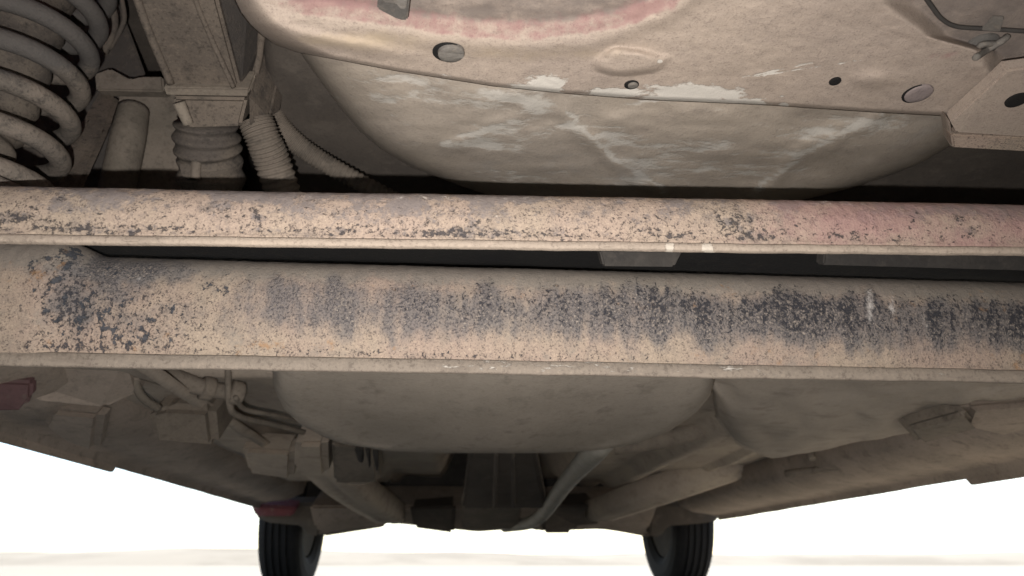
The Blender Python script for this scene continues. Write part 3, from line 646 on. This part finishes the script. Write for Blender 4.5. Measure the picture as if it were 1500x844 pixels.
prism('crossmember', [PY(352, 660, 1.45), PY(362, 694, 1.62), PY(428, 704, 1.62), PY(430, 664, 1.45)], (0, .05, .05), M['floor2'], car, .012)
tube('floor_seam', [PZ(1152, 694, .282), PZ(1230, 684, .282), PZ(1330, 664, .282)], .008, M['dusty'], car, 20, 8)
prism('floor_bracket', [PZ(1330, 630, .275), PZ(1350, 652, .270), PZ(1440, 628, .270), PZ(1420, 606, .275)], (0, .03, .03), M['dusty'], car, .008)
# front subframe and hanging engine parts
prism('front_subframe', [PY(452, 742, 2.35), PY(462, 786, 2.55), PY(520, 775, 2.55), PY(572, 768, 2.55), PY(650, 776, 2.55), PY(700, 781, 2.55), PY(770, 776, 2.55), PY(800, 780, 2.55), PY(880, 777, 2.55), PY(948, 786, 2.55), PY(965, 742, 2.35)], (0, .22, .09), M['sill'], car, .012)
prism('engine_sump', [PY(600, 744, 2.3), PY(606, 774, 2.45), PY(665, 782, 2.45), PY(668, 742, 2.3)], (0, .2, .06), M['floor'], car, .01)
prism('gearbox', [PY(792, 742, 2.3), PY(796, 782, 2.45), PY(838, 782, 2.45), PY(842, 772, 2.45), PY(880, 768, 2.45), PY(878, 740, 2.3)], (0, .2, .06), M['floor'], car, .01)
tube('drain_plug', [PY(786, 764, 2.4), PY(786, 772, 2.44)], .012, M['dusty'], car, 4, 12)
# sills
def sill(sg, z0):
    x0 = .80*sg; rows = []
    pr = [(0, .0), (-.012, -.001), (-.014, .012), (-.05, .018), (-.10, .024), (-.15, .05), (-.16, .10), (.0, .14), (.012, .10), (.010, .05), (.003, .010), (0, 0)]
    ysl = [.60 + (2.46-.60)*i/60 for i in range(61)]
    for (a, b) in pr:
        rows.append([(x0 + a*sg, y, z0 + b + .003*(float(fbm(y*9, b*20, 3))-.5) + (.012*(float(fbm(y*14, b*25, 7))-.5) if .015 < b < .12 else 0)) for y in ysl])
    o = gridmesh('side_sill', rows, 61, len(pr), M['sill'], car)
    return o
sL = sill(-1, .268); sR = sill(1, .236)
def jack(par, sg, z0, y1):
    x0 = .80*sg
    pts = [Vector((x0-.004*sg, .60, z0+.01)), Vector((x0-.004*sg, .60, z0-.012)), Vector((x0-.004*sg, y1-.02, z0-.013)), Vector((x0-.004*sg, y1, z0+.01))]
    prism('jacking_flange', pts, (-.008*sg, 0, 0), M['sill'], par, .001)
jack(sL, -1, .268, 1.42); jack(sR, 1, .236, 1.22)
prism('red_sill_end', [PY(366, 738, 2.46), PY(374, 757, 2.46), PY(428, 757, 2.46), PY(436, 744, 2.46)], (0, .06, .03), M['redsill'], car, .006)

for px in ([(372, 738), (374, 758), (392, 767), (440, 771), (452, 786), (466, 786), (470, 738)], [(955, 740), (950, 786), (966, 788), (980, 772), (1030, 768), (1052, 764), (1056, 738)]):
    prism('splash_shield', [PY(u, v, 2.50) for u, v in px], (0, .05, .03), M['floor'], car, .006)
# small fixings
for (u, v, z) in ((60, 620, .31), (176, 640, .31), (262, 676, .305), (300, 690, .30), (1188, 668, .30), (1300, 690, .29), (1400, 650, .30), (1440, 640, .30)):
    disc('bolt', PZ(u, v, z), Vector((0, -.5, -1)), .009, .008, M['dusty'], car, 6)
prism('floor_bracket', [PZ(1418, 600, 0.282), PZ(1408, 628, 0.272), PZ(1470, 640, 0.267), PZ(1560, 620, 0.267), PZ(1560, 588, 0.282)], (0, .03, .03), M['sill'], car, .010)
prism('floor_bracket', [PZ(58, 628, 0.272), PZ(90, 650, 0.264), PZ(140, 664, 0.262), PZ(148, 612, 0.282), PZ(70, 602, 0.287)], (0, .03, .03), M['sill'], car, .010)
# ---- wheels
def wheel(cx_, cy_, cz_, sg, proto=None):
    root = bpy.data.objects.new('wheel', None); C.objects.link(root)
    root.parent = car; root.location = Vector((cx_, cy_, cz_)) - car.location
    return root
Rt = .292; Wd = .075
prof = [(-.058, .175), (-.072, .200), (-Wd, .235), (-.071, .266), (-.062, .281), (-.050, .2885)]
for gx in (-.036, -.012, .012, .036):
    prof += [(gx-.006, .2915), (gx-.0045, .284), (gx+.0045, .284), (gx+.006, .2915)]
prof += [(.050, .2885), (.062, .281), (.071, .266), (Wd, .235), (.072, .200), (.058, .175)]
def lathe(name, prof, mat, parent, seg=72):
    vs = []; fs = []
    for (x, r) in prof:
        for k in range(seg):
            a = 2*math.pi*k/seg; vs.append((x, r*math.cos(a), r*math.sin(a)))
    for j in range(len(prof)-1):
        for k in range(seg): fs.append((j*seg+k, j*seg+(k+1) % seg, (j+1)*seg+(k+1) % seg, (j+1)*seg+k))
    me = bpy.data.meshes.new(name); me.from_pydata(vs, [], fs); me.update()
    o = bpy.data.objects.new(name, me); C.objects.link(o); o.parent = parent; me.materials.append(mat)
    return o
XW, YW = .752, 2.86
w0 = wheel(-XW, YW, Rt, -1)
ty = lathe('tyre', prof, M['tyre'], w0)
rm = lathe('rim', [(-.06, .178), (-.055, .165), (-.03, .160), (.02, .155), (.03, .06), (.05, .03), (.05, .001)], M['rim'], w0, 48)
hubm = lathe('brake_drum', [(.052, .001), (.052, .172), (.02, .174)], M['dark'], w0, 32)
for (x_, y_) in ((XW, YW), (-XW, .40), (XW, .40)):
    wr_ = wheel(x_, y_, Rt, 1)
    for ch in (ty, rm, hubm):
        c = ch.copy(); C.objects.link(c); c.parent = wr_
        if x_ > 0: c.scale = (-1, 1, 1)
# front suspension arms to the wheels
for sg in (-1, 1):
    tube('suspension_arm', [Vector((sg*.40, 2.62, .245)), Vector((sg*.50, 2.70, .23)), Vector((sg*.62, 2.80, .215))], [.03, .025, .022], M['sill'], car, 16, 10)
